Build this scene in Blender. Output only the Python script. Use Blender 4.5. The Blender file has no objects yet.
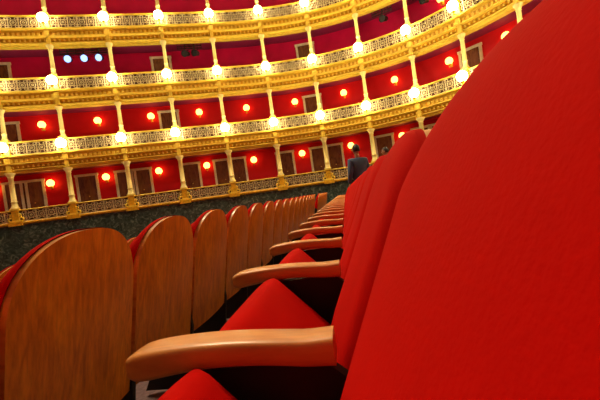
import bpy, bmesh, math, random, bisect
from mathutils import Vector, Matrix
random.seed(4)
sc=bpy.context.scene
sc.view_settings.view_transform='Standard'
EYE=0.86
# ---------------------------------------------------------------- materials
def new_mat(name):
    m=bpy.data.materials.new(name); m.use_nodes=True
    nt=m.node_tree; b=nt.nodes['Principled BSDF']
    return m,nt,b
def simple(name,col,rough=.5,metal=0,var=.12,scale=6,bump=0,emit=None,estr=0,sheen=0,coat=0,spec=.5):
    m,nt,b=new_mat(name)
    tc=nt.nodes.new('ShaderNodeTexCoord'); n=nt.nodes.new('ShaderNodeTexNoise')
    n.inputs['Scale'].default_value=scale; n.inputs['Detail'].default_value=4
    nt.links.new(tc.outputs['Object'],n.inputs['Vector'])
    r=nt.nodes.new('ShaderNodeValToRGB')
    r.color_ramp.elements[0].position=.3; r.color_ramp.elements[1].position=.7
    r.color_ramp.elements[0].color=(*[c*(1-var) for c in col],1)
    r.color_ramp.elements[1].color=(*[min(1,c*(1+var)) for c in col],1)
    nt.links.new(n.outputs['Fac'],r.inputs['Fac'])
    nt.links.new(r.outputs['Color'],b.inputs['Base Color'])
    b.inputs['Roughness'].default_value=rough; b.inputs['Metallic'].default_value=metal
    b.inputs['Specular IOR Level'].default_value=spec
    if sheen:
        b.inputs['Sheen Weight'].default_value=sheen
        b.inputs['Sheen Roughness'].default_value=.4
        b.inputs['Sheen Tint'].default_value=(1,.05,.02,1)
    if coat: b.inputs['Coat Weight'].default_value=coat
    if bump:
        n2=nt.nodes.new('ShaderNodeTexNoise'); n2.inputs['Scale'].default_value=bump
        nt.links.new(tc.outputs['Object'],n2.inputs['Vector'])
        bp=nt.nodes.new('ShaderNodeBump'); bp.inputs['Strength'].default_value=.25; bp.inputs['Distance'].default_value=.002
        nt.links.new(n2.outputs['Fac'],bp.inputs['Height']); nt.links.new(bp.outputs['Normal'],b.inputs['Normal'])
    if emit:
        b.inputs['Emission Color'].default_value=(*emit,1); b.inputs['Emission Strength'].default_value=estr
    return m
def wood(name,c1,c2,c3,scl=(9,9,1.2),rough=.25,coat=.4,dark=.7):
    m,nt,b=new_mat(name)
    tc=nt.nodes.new('ShaderNodeTexCoord'); mp=nt.nodes.new('ShaderNodeMapping')
    mp.inputs['Scale'].default_value=scl
    nt.links.new(tc.outputs['Object'],mp.inputs['Vector'])
    n=nt.nodes.new('ShaderNodeTexNoise'); n.inputs['Scale'].default_value=2.2; n.inputs['Detail'].default_value=6; n.inputs['Distortion'].default_value=1.2
    nt.links.new(mp.outputs['Vector'],n.inputs['Vector'])
    r=nt.nodes.new('ShaderNodeValToRGB'); e=r.color_ramp.elements
    e[0].position=.3; e[0].color=(*c1,1); e[1].position=.72; e[1].color=(*c3,1)
    k=e.new(.5); k.color=(*c2,1)
    nt.links.new(n.outputs['Fac'],r.inputs['Fac'])
    n2=nt.nodes.new('ShaderNodeTexNoise'); n2.inputs['Scale'].default_value=14; n2.inputs['Detail'].default_value=5
    mp2=nt.nodes.new('ShaderNodeMapping'); mp2.inputs['Scale'].default_value=(scl[0]*.9,scl[1]*.9,scl[2]*.35)
    nt.links.new(tc.outputs['Object'],mp2.inputs['Vector']); nt.links.new(mp2.outputs['Vector'],n2.inputs['Vector'])
    mx=nt.nodes.new('ShaderNodeMix'); mx.data_type='RGBA'; mx.blend_type='MULTIPLY'; mx.inputs[0].default_value=.5
    nt.links.new(r.outputs['Color'],mx.inputs[6]); 
    r2=nt.nodes.new('ShaderNodeValToRGB'); r2.color_ramp.elements[0].position=.35; r2.color_ramp.elements[0].color=(dark,dark*.95,dark*.9,1); r2.color_ramp.elements[1].position=.6
    nt.links.new(n2.outputs['Fac'],r2.inputs['Fac']); nt.links.new(r2.outputs['Color'],mx.inputs[7])
    nt.links.new(mx.outputs[2],b.inputs['Base Color'])
    b.inputs['Roughness'].default_value=rough; b.inputs['Coat Weight'].default_value=coat; b.inputs['Coat Roughness'].default_value=.15
    return m
M={}
M['velvet']=simple('red_velvet',(.56,.003,.001),.9,var=.08,scale=5,bump=200,spec=.05,sheen=.05)
M['wood']=wood('varnished_wood',(.54,.135,.005),(.76,.22,.009),(.88,.31,.018),rough=.36,coat=.12,dark=.6)
M['arm']=wood('armrest_wood',(.66,.24,.045),(.80,.32,.07),(.88,.40,.10),scl=(1.2,9,9),rough=.42,coat=.2,dark=.8)
M['metal']=simple('dark_metal',(.010,.008,.009),.6)
M['gold']=simple('gilded_plaster',(.70,.37,.01),.42,var=.3,scale=9)
M['cream']=simple('golden_cream_paint',(.86,.60,.06),.45,var=.12)
M['column']=simple('light_lifted_cream_column',(.95,.80,.30),.4,var=.06)  # cream brightened for the columns, extra light put into the colour
M['iron']=simple('antique_cream_ironwork',(.58,.45,.25),.5,var=.3,scale=12)
M['backing']=simple('dark_grille_backing',(.10,.035,.025),.7,var=.3,scale=8)
M['wallred1']=simple('crimson_wall_paint',(.64,.005,.012),.6,var=.08,scale=1.5,spec=.2)
M['wallred2']=simple('magenta_light_tinted_wall',(.58,.003,.065),.6,var=.1,scale=1.5,spec=.2)  # magenta light on the upper tier walls, put into their base colour
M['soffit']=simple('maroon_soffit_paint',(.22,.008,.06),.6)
M['door']=wood('door_wood',(.12,.032,.012),(.20,.06,.018),(.26,.085,.025),scl=(3,3,1))
M['frame']=simple('cream_door_frame',(.8,.7,.5),.5)
M['carpet']=simple('mauve_carpet',(.17,.10,.11),.95,var=.3,scale=40)
M['globe']=simple('frosted_globe',(1,.95,.8),.3,emit=(1,.89,.52),estr=36)
M['sconce']=simple('sconce_bulb',(.6,.3,.1),.5,emit=(1,.47,.08),estr=6.5)
M['spot']=simple('spotlight_lens',(.2,.25,.4),.3,emit=(.28,.45,1),estr=2.2)
M['ceil']=simple('ceiling_plaster',(.6,.5,.35),.8)
def marble():
    m,nt,b=new_mat('green_marble')
    tc=nt.nodes.new('ShaderNodeTexCoord'); n=nt.nodes.new('ShaderNodeTexNoise'); n.inputs['Scale'].default_value=4.5; n.inputs['Detail'].default_value=8; n.inputs['Distortion'].default_value=1.5
    nt.links.new(tc.outputs['Object'],n.inputs['Vector'])
    r=nt.nodes.new('ShaderNodeValToRGB'); e=r.color_ramp.elements
    e[0].position=.35; e[0].color=(.018,.036,.032,1); e[1].position=.72; e[1].color=(.20,.25,.20,1)
    k=e.new(.55); k.color=(.055,.09,.078,1)
    nt.links.new(n.outputs['Fac'],r.inputs['Fac']); nt.links.new(r.outputs['Color'],b.inputs['Base Color'])
    b.inputs['Roughness'].default_value=.25
    return m
M['marble']=marble()

# ---------------------------------------------------------------- mesh builder
class MB:
    def __init__(s): s.v=[]; s.f=[]; s.m=[]; s.sm=[]; s.mats=[]
    def mi(s,mat):
        if mat not in s.mats: s.mats.append(mat)
        return s.mats.index(mat)
    def add(s,verts,faces,mat,smooth=False):
        o=len(s.v); s.v.extend([tuple(v) for v in verts]); k=s.mi(mat)
        for f in faces: s.f.append(tuple(i+o for i in f)); s.m.append(k); s.sm.append(smooth)
    def grid(s,rows,mat,smooth=True,closed_u=False,flip=False):
        nu=len(rows[0]); verts=[p for r in rows for p in r]; faces=[]
        for j in range(len(rows)-1):
            for i in range(nu if closed_u else nu-1):
                a=j*nu+i; b=j*nu+(i+1)%nu; q=(a,b,b+nu,a+nu)
                faces.append(q[::-1] if flip else q)
        s.add(verts,faces,mat,smooth)
    def obox(s,c,ax,ay,az,h,mat):
        c=Vector(c); vs=[]
        for sx in(-1,1):
            for sy in(-1,1):
                for sz in(-1,1): vs.append(c+ax*(sx*h[0])+ay*(sy*h[1])+az*(sz*h[2]))
        s.add(vs,[(0,1,3,2),(4,6,7,5),(0,4,5,1),(2,3,7,6),(0,2,6,4),(1,5,7,3)],mat)
    def lathe(s,c,prof,mat,n=10,smooth=True):
        rows=[[ (c[0]+r*math.cos(a*2*math.pi/n),c[1]+r*math.sin(a*2*math.pi/n),c[2]+z) for a in range(n)] for r,z in prof]
        s.grid(rows,mat,smooth,closed_u=True)
    def ball(s,c,r,mat,n=10):
        prof=[(max(1e-4,r*math.sin(math.pi*j/8)),-r*math.cos(math.pi*j/8)) for j in range(9)]
        s.lathe(c,prof,mat,n)
    def ring(s,c,ax,az,R,w,mat,n=10):
        ay=ax.cross(az); rows=[]
        for i in range(n):
            a=2*math.pi*i/n; d=ax*math.cos(a)+az*math.sin(a)
            rows.append([c+d*(R+w), c+d*R+ay*w, c+d*(R-w), c+d*R-ay*w])
        rows.append(rows[0]); s.grid(rows,mat,True,closed_u=True)
    def mesh(s,name):
        me=bpy.data.meshes.new(name); me.from_pydata(s.v,[],s.f)
        for m in s.mats: me.materials.append(m)
        me.polygons.foreach_set('material_index',s.m); me.polygons.foreach_set('use_smooth',s.sm)
        bm=bmesh.new(); bm.from_mesh(me); bmesh.ops.recalc_face_normals(bm,faces=bm.faces); bm.to_mesh(me); bm.free()
        me.update(); return me
    def obj(s,name,parent=None,mw=None):
        o=bpy.data.objects.new(name,s.mesh(name)); sc.collection.objects.link(o)
        if mw is not None: o.matrix_world=mw
        if parent: o.parent=parent
        return o
def empty(name,loc=(0,0,0)):
    o=bpy.data.objects.new(name,None); o.location=loc; sc.collection.objects.link(o); return o
X=Vector((1,0,0)); Y=Vector((0,1,0)); Z=Vector((0,0,1))

# ---------------------------------------------------------------- theatre seat (faces -x, row along y)
TOPH=.964; H0=.735; BOT=.30; W=.262; REC=math.tan(math.radians(11))
def topz(s):
    n=2.35; return H0+(TOPH-H0)*max(0,(1-abs(s)**n))**(1/n)
def xrear(z): return .070+REC*(z-.35)
def build_seat(mb,oy=0,hi=True):
    N=32 if hi else 14; J=26 if hi else 12
    ss=[-math.cos(math.pi*i/N) for i in range(N+1)]
    tt=[.5-.5*math.cos(math.pi*j/J) for j in range(J+1)]
    T=.024
    def pt(s,t,off,out=0,w=W):
        zt=topz(s)+out; z=BOT+(zt-BOT)*t
        return (xrear(z)-.018*(s*s)+off,oy+s*w,z)
    rear=[[pt(s,t,0) for s in ss] for t in tt]; front=[[pt(s,t,-T) for s in ss] for t in tt]
    mb.grid(rear,M['wood'],True); mb.grid(front,M['wood'],True,flip=True)
    def rim(a,b,mat):
        la=[a[j][0] for j in range(J+1)]+[a[J][i] for i in range(1,N+1)]+[a[j][N] for j in range(J-1,-1,-1)]
        lb=[b[j][0] for j in range(J+1)]+[b[J][i] for i in range(1,N+1)]+[b[j][N] for j in range(J-1,-1,-1)]
        mb.grid([la,lb],mat,True)
    rim(rear,front,M['arm'])
    wp=W+.004
    def pad(s,t):
        zt=topz(s)+.004; z=BOT+.06+(zt-BOT-.06)*t; y=s*wp
        th=.045+.120*max(0,min(1,(.95-z)/.42))
        th*=1-.30*s*s
        e=min(1,min((1-abs(s))*wp,(zt-z))/.06); f=math.sqrt(max(0,1-(1-e)**2))
        return (xrear(z)-.018*s*s-T-.012-(th-.012)*f,oy+y,z)
    pf=[[pad(s,t) for s in ss] for t in tt]
    pb=[[(xrear(p[2])-.018*ss[i]**2-T+.004,p[1],p[2]) for i,p in enumerate(r)] for r in pf]
    mb.grid(pf,M['velvet'],True); rim(pf,pb,M['velvet'])
    ang=math.radians(47); d=Vector((-math.cos(ang),0,math.sin(ang))); nrm=Vector((math.sin(ang),0,math.cos(ang)))
    c0=Vector((-.06,oy,.37)); Ln=.335; hw=.24
    n1=16
    uu=[-math.cos(math.pi*i/n1) for i in range(n1+1)]; vv=[.5-.5*math.cos(math.pi*i/n1) for i in range(n1+1)]
    def cu(u,v,sg):
        e=min(1,min((1-abs(u))*hw,v*Ln,(1-v)*Ln)/.035); f=math.sqrt(max(0,1-(1-e)**2))
        return c0+d*(v*Ln*(1-.03*u**6))+Y*(u*hw)+nrm*((.038+.010*(1-u*u))*f if sg>0 else -.028*f)
    mb.grid([[cu(u,v,1) for u in uu] for v in vv],M['velvet'],True)
    mb.grid([[cu(u,v,-1) for u in uu] for v in vv],M['metal'],True)
def build_arm(mb,oy):
    rows=[]; n=16; K=20
    for i in range(K+1):
        t=i/K; x=-.395+t*.345
        zc=.619+.010*math.sin(math.pi*min(1,t*1.15))-.004*(1-t)**3
        hh=.017+.010*(1-t)**2+.006*t**3; hw=.031+.006*(1-t)
        if i<4: 
            k=[.66,.90,.97,.99][i]; hh*=k; hw*=k
        ring=[]
        for a in range(n):
            an=2*math.pi*(a+.5)/n; ca,sa=math.cos(an),math.sin(an)
            sq=lambda v:math.copysign(abs(v)**.4,v)
            ring.append((x,oy+hw*sq(ca),zc+hh*sq(sa)))
        rows.append(ring)
    mb.grid(rows,M['arm'],True,closed_u=True)
    for r in(rows[0],rows[-1]): mb.add(r,[tuple(range(n))],M['arm'])
    pr=[(-.28,.60),(-.07,.60),(.05,.50),(.06,.34),(.02,.10),(.05,0),(-.27,0),(-.22,.10),(-.20,.34),(-.30,.54)]
    vs=[(x,oy-.012,z) for x,z in pr]+[(x,oy+.012,z) for x,z in pr]; m=len(pr)
    mb.add(vs,[tuple(range(m)),tuple(range(m,2*m))]+[(i,(i+1)%m,(i+1)%m+m,i+m) for i in range(m)],M['metal'])
PITCH=.55; ROWP=1.0; SLOPE=.115
RA=math.atan(46/350)
def rowmat(xr,yr):
    return Matrix.Rotation(-RA,4,'Z')@Matrix.Translation((xr,yr,SLOPE*xr))
mb=MB(); build_seat(mb); build_arm(mb,PITCH/2); seatA=mb.mesh('theater_seat')
mb=MB(); build_seat(mb); build_arm(mb,PITCH/2); build_arm(mb,-PITCH/2); seatB=mb.mesh('theater_seat_end')
def put(mesh,name,xr,yr):
    o=bpy.data.objects.new(name,mesh); sc.collection.objects.link(o); o.matrix_world=rowmat(xr,yr); return o
N1=17; START2=.275+PITCH*N1+1.3
def stag(r): return .19 if r%2 else 0
for r in(0,-1):
    for k in range(-3,N1): put(seatB if k==-3 else seatA,'theater_seat',r*ROWP,.275+PITCH*k+stag(r))
    for k in range(9): put(seatB if k==0 else seatA,'theater_seat',r*ROWP,START2+PITCH*k+stag(r))
def rowmesh(nm,n1,n2):
    mb=MB()
    for k in range(-3,n1): build_seat(mb,.275+PITCH*k,False); build_arm(mb,.275+PITCH*k+PITCH/2)
    build_arm(mb,.275-PITCH*3.5)
    for k in range(n2): build_seat(mb,START2+PITCH*k,False); build_arm(mb,START2+PITCH*k+PITCH/2)
    build_arm(mb,START2-PITCH/2)
    return mb.mesh(nm)
rowL=rowmesh('theater_seat_row',N1,9); rowS=rowmesh('theater_seat_row_short',N1,5)
for r in range(-2,-14,-1): put(rowL if r>-8 else rowS,'theater_seat_row',r*ROWP,stag(r))
for r in(1,2,3): put(rowS,'theater_seat_row',r*ROWP,stag(r))

# ---------------------------------------------------------------- floor (raked)
mb=MB(); c=[(-30,-9),(14,-9),(14,24),(-30,24)]
def rk(x,y): return SLOPE*(x*math.cos(RA)-y*math.sin(RA))
mb.add([(x,y,rk(x,y)) for x,y in c]+[(x,y,rk(x,y)-.2) for x,y in c],[(0,1,2,3),(4,5,6,7),(0,1,5,4),(1,2,6,5),(2,3,7,6),(3,0,4,7)],M['carpet'])
mb.obj('floor')

# ---------------------------------------------------------------- horseshoe
C=[(-20.5,14.1),(-18.1,14.9),(-15.75,15.7),(-13.35,16.45),(-11.04,17.1),(-8.45,17.7),(-5.93,18.25),(-3.46,18.75),(-.87,19.1),(1.70,19.0),(4.13,18.3),(6.29,17.0),(7.86,15.2),(9.0,13.1),(9.7,10.8),(10.0,8.4),(9.9,6.0),(9.4,3.6)]
C=[Vector((a,b,0)) for a,b in C]
SUB=6; PL=[]
for i in range(len(C)-1):
    p0=C[max(0,i-1)];p1=C[i];p2=C[i+1];p3=C[min(len(C)-1,i+2)]
    for k in range(SUB):
        t=k/SUB
        PL.append(.5*((2*p1)+(p2-p0)*t+(2*p0-5*p1+4*p2-p3)*t*t+(3*p1-p0-3*p2+p3)*t**3))
PL.append(C[-1].copy())
NR=[];TG=[]
for i in range(len(PL)):
    d=(PL[min(i+1,len(PL)-1)]-PL[max(i-1,0)]).normalized(); TG.append(d); NR.append(Vector((-d.y,d.x,0)))
cum=[0]
for i in range(1,len(PL)): cum.append(cum[-1]+(PL[i]-PL[i-1]).length)
def at(u):
    i=min(int(u),len(PL)-2); t=u-i
    return PL[i].lerp(PL[i+1],t),TG[i].lerp(TG[i+1],t).normalized(),NR[i].lerp(NR[i+1],t).normalized()
def at_len(s):
    i=max(0,min(bisect.bisect(cum,s)-1,len(PL)-2)); return at(i+(s-cum[i])/(cum[i+1]-cum[i]))
def sweep(mb,prof,mat,smooth=False):
    mb.grid([[PL[i]+NR[i]*o+Z*z for o,z in prof] for i in range(len(PL))],mat,smooth)
LV=[EYE+1.1,EYE+4.1,EYE+7.1,EYE+10.1]
DEP=1.35
lamps=MB(); sconces=MB(); doorn=0
for k,L in enumerate(LV):
    root=empty('theater_balcony')
    B0,B1=(L-.35,L+.30) if k else (L-.48,L+.10)
    mb=MB()
    if k>0:
        sweep(mb,[(.15,L-.35),(-.14,L-.35),(-.19,L-.38),(-.19,L-.43),(-.07,L-.46),(-.04,L-.52)],M['cream'])
        sweep(mb,[(-.04,L-.52),(-.02,L-.70)],M['gold'])
        sweep(mb,[(-.02,L-.70),(-.12,L-.72),(-.12,L-.77),(.0,L-.81)],M['cream'])
        sweep(mb,[(.0,L-.81),(.05,L-.92),(.11,L-.98)],M['gold'])
        sweep(mb,[(.11,L-.98),(.0,L-1.0),(.0,L-1.05),(.10,L-1.09),(.13,L-1.16),(.4,L-1.16)],M['cream'])
        s=.1
        while s<cum[-1]:
            p,t,n=at_len(s); mb.obox(p+n*(-.05)+Z*(L-.61),t,n,Z,(.05,.02,.065),M['cream'])
            mb.obox(p+n*(.02)+Z*(L-.90),t,n,Z,(.035,.04,.05),M['cream']); s+=.21
    else:
        sweep(mb,[(.15,B0),(-.10,B0),(-.13,B0-.03),(-.13,B0-.08),(-.04,B0-.12),(.04,B0-.14)],M['gold'])
    mb.obj('cornice',root)
    mb=MB(); sweep(mb,[(.0,B0),(DEP,B0)],M['carpet']); mb.obj('balcony_floor',root)
    if k>0:
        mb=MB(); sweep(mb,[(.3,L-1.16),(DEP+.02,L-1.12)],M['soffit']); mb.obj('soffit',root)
    mb=MB(); sweep(mb,[(DEP,B0),(DEP,(LV[k+1]-1.12) if k<3 else L+3.6)],M['wallred1'] if k<2 else M['wallred2'])
    mb.obj('back_wall',root)
    mb=MB()
    sweep(mb,[(-.05,B1-.06),(-.07,B1-.03),(-.05,B1),(.05,B1),(.07,B1-.03),(.05,B1-.06),(-.05,B1-.06)],M['cream'])
    sweep(mb,[(-.03,B0),(-.03,B0+.04),(.03,B0+.04),(.03,B0)],M['iron'])
    sweep(mb,[(.05,B0),(.05,B1-.05)],M['backing'])
    mid=(B0+B1-.02)/2; hb=(B1-B0-.1)/2; s=.15; st=.42
    while s<cum[-1]-.1:
        p,t,n=at_len(s); c0=p+Z*mid
        mb.ring(c0,t,Z,.13,.024,M['iron'],10)
        mb.ring(c0,t,Z,.045,.026,M['iron'],6)
        for sx in(-1,1):
            for sz in(-1,1):
                mb.ring(c0+t*(sx*.135)+Z*(sz*(hb-.09)),t,Z,.062,.020,M['iron'],7)
        mb.obox(c0+t*(st/2),t,n,Z,(.022,.022,hb),M['iron'])
        s+=st
    mb.obj('balustrade',root)
    mb=MB()
    for i in range(len(C)):
        p,t,n=at(i*SUB); r=.10 if k else .12
        q=p+n*(-.02)
        mb.obox(q+Z*(B0+.05),t,n,Z,(.17,.13,.05),M['cream'])
        mb.obox(q+Z*((B0+B1)/2),t,n,Z,(.13,.10,(B1-B0)/2),M['gold'])
        mb.obox(q+Z*(B1+.02),t,n,Z,(.17,.14,.04),M['cream'])
        zb=B1+.06; q2=p+n*.02+Z*zb; H=(LV[k+1]-1.16-zb) if k<3 else 2.9
        mb.lathe(q2,[(r*1.5,0),(r*1.55,.04),(r*1.2,.07),(r*1.3,.1),(r,.14),(r*.98,.3),(r*1.12,.31),(r*1.12,.34),(r*.95,.36),(r*.85,H-.25),(r*1.1,H-.24),(r*.9,H-.21),(r*1.3,H-.12),(r*1.7,H-.05),(r*1.7,H)],M['column'],12)
        if k==0:
            mb.obox(q+Z*(B0-.08),t,n,Z,(.27,.19,.09),M['gold'])
            for sx in(-1,1):
                mb.ring(q+t*(sx*.21)+Z*(B0+.12)-n*.03,t,Z,.09,.045,M['cream'],8)
                mb.ring(q+t*(sx*.17)+Z*(B0+.32)-n*.03,t,Z,.05,.035,M['cream'],8)
        if k>0:
            g=p+n*(-.38)+Z*(L+.0)
            lamps.ball(g,.225,M['globe'],14)
            lamps.lathe(g-Z*.35,[(.002,-.06),(.03,-.02),(.02,.03),(.07,.1),(.09,.15)],M['gold'],8)
            lamps.obox(p+n*(-.25)+Z*(L-.34),n,t,Z,(.15,.015,.015),M['gold'])
            lamps.obox(p+n*(-.12)+Z*(L-.28),n,t,Z,(.015,.05,.1),M['gold'])
            mb.obox(p+n*(-.06)+Z*(L-.61),t,n,Z,(.10,.09,.13),M['cream'])
            mb.obox(p+n*(-.0)+Z*(L-.94),t,n,Z,(.08,.09,.17),M['cream'])
    mb.obj('columns',root)
    for i in range(len(C)-1):
        p,t,n=at(i*SUB+SUB*.5)
        if k<2 or (k==2 and i>10):
            b=p+n*(DEP-.24)+Z*(L+1.32)
            sconces.ball(b,.18,M['sconce'],12)
            sconces.lathe(b-Z*.27,[(.01,-.05),(.04,0),(.03,.05),(.09,.12)],M['gold'],8)
            sconces.obox(b+n*.1-Z*.22,n,t,Z,(.13,.015,.015),M['gold']); sconces.obox(b+n*.225-Z*.17,n,t,Z,(.012,.05,.09),M['gold'])
        spots=[]
        if k==0: spots=[.14]+([.84] if i%2==0 else [])
        elif k<3 and i%3==2: spots=[.85]
        for sp in spots:
            p,t,n=at(i*SUB+SUB*sp); doorn+=1; mb=MB()
            b=p+n*(DEP-.03)+Z*B0; hw=.42;h=(1.85 if k else 1.98)
            mb.obox(b+Z*h/2,t,n,Z,(hw,.02,h/2),M['door'])
            for zz,hz in((.45,.32),(1.35,.45)):
                for sx in(-1,1):
                    mb.obox(b+t*(sx*.2)+Z*zz-n*.025,t,n,Z,(.15,.012,hz),M['door'])
            for sx in(-1,1): mb.obox(b+t*(sx*(hw+.06))+Z*(h/2)-n*.02,t,n,Z,(.06,.04,h/2+.05),M['frame'])
            mb.obox(b+Z*(h+.05)-n*.02,t,n,Z,(hw+.15,.05,.06),M['frame'])
            mb.ball(b+t*.03+Z*.9-n*.06,.03,M['gold'],8)
            mb.obj('door_%d'%doorn)
lamps.obj('balcony_lamp'); sconces.obj('wall_sconce')
mb=MB(); zt=LV[0]-.60; sweep(mb,[(.03,zt),(.03,zt-.1),(.05,zt-.1),(.05,-3.4)],M['marble']); mb.obj('wall_marble_wainscot')
def spot(mb,i,f,k,dz,lit=True):
    p,t,n=at(i*SUB+SUB*f); c=p+n*.45+Z*(LV[k]+dz)
    d=(Vector((-9,7,6))-c).normalized(); ax=d.cross(Z).normalized(); az=ax.cross(d).normalized()
    rows=[]
    for r,o in((.04,-.30),(.12,-.28),(.14,-.05),(.16,.0),(.19,.1)):
        rows.append([c+d*o+ax*(r*math.cos(a*math.pi/6))+az*(r*math.sin(a*math.pi/6)) for a in range(12)])
    mb.grid(rows,M['metal'],True,closed_u=True)
    mb.add([c+d*.05+ax*(.17*math.cos(a*math.pi/6))+az*(.17*math.sin(a*math.pi/6)) for a in range(12)],[tuple(range(12))],M['spot'] if lit else M['metal'])
    mb.obox(c+Z*.24,t,n,Z,(.02,.02,.24),M['metal']); mb.obox(c+Z*.14-d*.1,ax,d,az,(.16,.02,.02),M['metal'])
for i,f0,f1,fs,lit in((4,.1,.9,(.22,.5,.75),True),(6,.25,.75,(.4,.6),False),(10,.3,.7,(.5,),False),(11,.1,.5,(.3,),False)):
    mb=MB(); a,_,n=at(i*SUB+SUB*f0); b,_,_=at(i*SUB+SUB*f1); t=(b-a).normalized()
    for dz in(1.60,1.72): mb.obox((a+b)/2+n*.45+Z*(LV[2]+dz),t,n,Z,((b-a).length/2,.02,.02),M['metal'])
    for q in range(7): mb.obox(a.lerp(b,q/6)+n*.45+Z*(LV[2]+1.70),t,n,Z,(.012,.012,.14),M['metal'])
    for f in fs: spot(mb,i,f,2,1.34,lit)
    mb.obj('stage_spotlight_bar')
mb=MB(); mb.add([(-30,-9,14.6),(14,-9,14.6),(14,24,14.6),(-30,24,14.6)],[(0,1,2,3)],M['ceil']); mb.obj('ceiling')
mb=MB(); mb.add([(-22,-9,-3.4),(-22,24,-3.4),(-22,24,14.6),(-22,-9,14.6)],[(0,1,2,3)],M['wallred1']); mb.obj('wall_stage')

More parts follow.
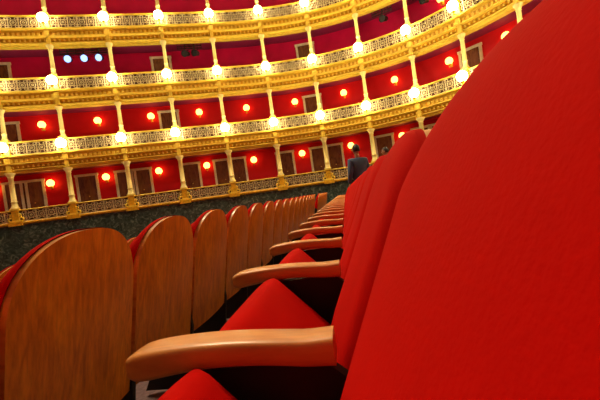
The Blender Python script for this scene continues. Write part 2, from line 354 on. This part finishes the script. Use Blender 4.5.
# ---------------------------------------------------------------- people
skin=simple('skin',(.48,.24,.15),.55); hairm=simple('black_hair',(.02,.014,.012),.5,bump=90); shoe=simple('black_leather',(.01,.01,.01),.3)
trou=simple('dark_trousers',(.015,.015,.02),.8)
def person(name,loc,rot,scale,shirtcol):
    shirt=simple(name+'_shirt',shirtcol,.8)
    man=empty(name)
    def skinned(nm,vs,es,rs,mat,sub=2):
        me=bpy.data.meshes.new(nm); me.from_pydata(vs,es,[]); me.materials.append(mat)
        o=bpy.data.objects.new(nm,me); sc.collection.objects.link(o); o.parent=man
        m=o.modifiers.new('Skin','SKIN'); m.use_smooth_shade=True
        sv=me.skin_vertices[0].data
        for i,r in enumerate(rs): sv[i].radius=r if isinstance(r,tuple) else (r,r)
        sv[0].use_root=True
        s=o.modifiers.new('Sub','SUBSURF'); s.levels=sub; s.render_levels=sub
        return o
    skinned('shirt',[(0,0,.96),(0,0,1.12),(0,0,1.30),(0,-.01,1.42),(0,-.005,1.50),(.18,0,1.43),(.235,-.02,1.17),(.235,.07,.95),(-.18,0,1.43),(-.235,-.02,1.17),(-.235,.07,.95)],
      [(0,1),(1,2),(2,3),(3,4),(3,5),(5,6),(6,7),(3,8),(8,9),(9,10)],[(.19,.13),(.19,.13),(.215,.14),(.175,.12),.07,.09,.066,.045,.09,.066,.045],shirt)
    skinned('trousers',[(0,0,.97),(.09,0,.88),(.1,.015,.50),(.11,0,.10),(-.09,0,.88),(-.1,.015,.50),(-.11,0,.10)],[(0,1),(1,2),(2,3),(0,4),(4,5),(5,6)],[(.15,.12),.105,.07,.055,.105,.07,.055],trou)
    skinned('neck',[(0,-.01,1.47),(0,0,1.56),(0,.01,1.63)],[(0,1),(1,2)],[.06,.056,.055],skin)
    for sx in(-1,1):
        w=Vector((sx*.235,.075,.94))
        skinned('palm',[w,w+Vector((0,.01,-.05)),w+Vector((0,.02,-.09))],[(0,1),(1,2)],[(.024,.026),(.02,.036),(.016,.036)],skin)
        for q in range(4):
            b=w+Vector((0,-.012+.022*q,-.085)); l=[.06,.072,.078,.066][q]
            skinned('finger_%d'%(q+1),[b,b+Vector((-sx*.006,.004,-l*.45)),b+Vector((-sx*.02,.008,-l*.75)),b+Vector((-sx*.034,.01,-l))],[(0,1),(1,2),(2,3)],[.009,.0085,.008,.007],skin,1)
        b=w+Vector((0,.035,-.03)); skinned('thumb',[b,b+Vector((-sx*.012,.022,-.025)),b+Vector((-sx*.018,.03,-.055))],[(0,1),(1,2)],[.011,.01,.008],skin,1)
    def blob(nm,c,rad,mat,fn=None,cut=None,seg=28):
        bm=bmesh.new(); bmesh.ops.create_uvsphere(bm,u_segments=seg,v_segments=20,radius=1)
        for v in bm.verts:
            p=v.co.copy()
            if fn: p=fn(p)
            v.co=Vector((p.x*rad[0],p.y*rad[1],p.z*rad[2]))+Vector(c)
        if cut: bmesh.ops.delete(bm,geom=[v for v in bm.verts if cut(v.co-Vector(c))],context='VERTS')
        for f in bm.faces: f.smooth=True
        me=bpy.data.meshes.new(nm); bm.to_mesh(me); bm.free(); me.materials.append(mat)
        o=bpy.data.objects.new(nm,me); sc.collection.objects.link(o); o.parent=man; return o
    def headfn(p):
        q=p.copy()
        if q.z<0: q.x*=1-.28*(-q.z); q.y*=(1-.12*(-q.z))
        if p.y>.8:
            q.y+=.22*math.exp(-((p.x/.13)**2))*math.exp(-(((p.z+.15)/.18)**2))
            q.y-=.06*math.exp(-(((abs(p.x)-.38)/.14)**2))*math.exp(-(((p.z-.05)/.1)**2))
            q.y+=.06*math.exp(-((p.x/.25)**2))*math.exp(-(((p.z+.5)/.07)**2))
        return q
    blob('head',(0,.02,1.69),(.077,.097,.118),skin,headfn)
    blob('hair',(0,.012,1.70),(.088,.107,.122),hairm,None,lambda d:(d.y>.03 and d.z<.055) or d.z<-.07 or (d.y>-.01 and d.z<.0))
    def sf(p):
        q=p.copy(); q.z=max(-.5,q.z)
        if q.y>0: q.z*=.8
        return q
    for sx in(-1,1):
        blob('ear',(sx*.08,.015,1.685),(.012,.02,.032),skin)
        blob('eye',(sx*.03,.107,1.695),(.012,.009,.009),hairm)
        blob('shoe',(sx*.11,.06,.045),(.05,.145,.07),shoe,sf)
    man.location=(loc[0],loc[1],rk(*loc)); man.rotation_euler=(0,0,rot); man.scale=(scale,)*3
p=rowmat(.35,7.9).translation
person('man',(p.x,p.y),math.radians(20),.985,(.07,.12,.24))
person('woman',(2.66,10.25),math.radians(60),.98,(.05,.04,.05))

# ---------------------------------------------------------------- lights
def area(name,loc,size,e,col,tgt=None):
    l=bpy.data.lights.new(name,'AREA'); l.shape='DISK'; l.size=size; l.energy=e; l.color=col
    o=bpy.data.objects.new(name,l); o.location=loc; sc.collection.objects.link(o)
    d=(Vector(tgt) if tgt else Vector((loc[0],loc[1],0)))-Vector(loc)
    o.rotation_euler=d.to_track_quat('-Z','Y').to_euler()
area('overhead_fill_light',(-4,8,14.2),4.5,2350,(1,.82,.5),(0,0,0))  # added overhead fill, an unseen source with no chandelier modelled
w=bpy.data.worlds.new('World'); sc.world=w; w.use_nodes=True
bg=w.node_tree.nodes['Background']; bg.inputs[0].default_value=(1,.6,.38,1); bg.inputs[1].default_value=.11
# ---------------------------------------------------------------- camera
cam=bpy.data.cameras.new('cam'); co=bpy.data.objects.new('camera',cam); sc.collection.objects.link(co)
cam.sensor_width=36; cam.lens=21; cam.clip_start=.01; cam.clip_end=200
a=math.radians(8); r=Vector((math.cos(a),0,-math.sin(a))); u=Vector((math.sin(a),0,math.cos(a))); bk=Vector((0,-1,0))
R=Matrix((r,u,bk)).transposed()
R=R@Matrix.Rotation(-math.atan(4/350),3,'X')
co.matrix_world=Matrix.Translation((0,0,EYE))@R.to_4x4()
sc.camera=co
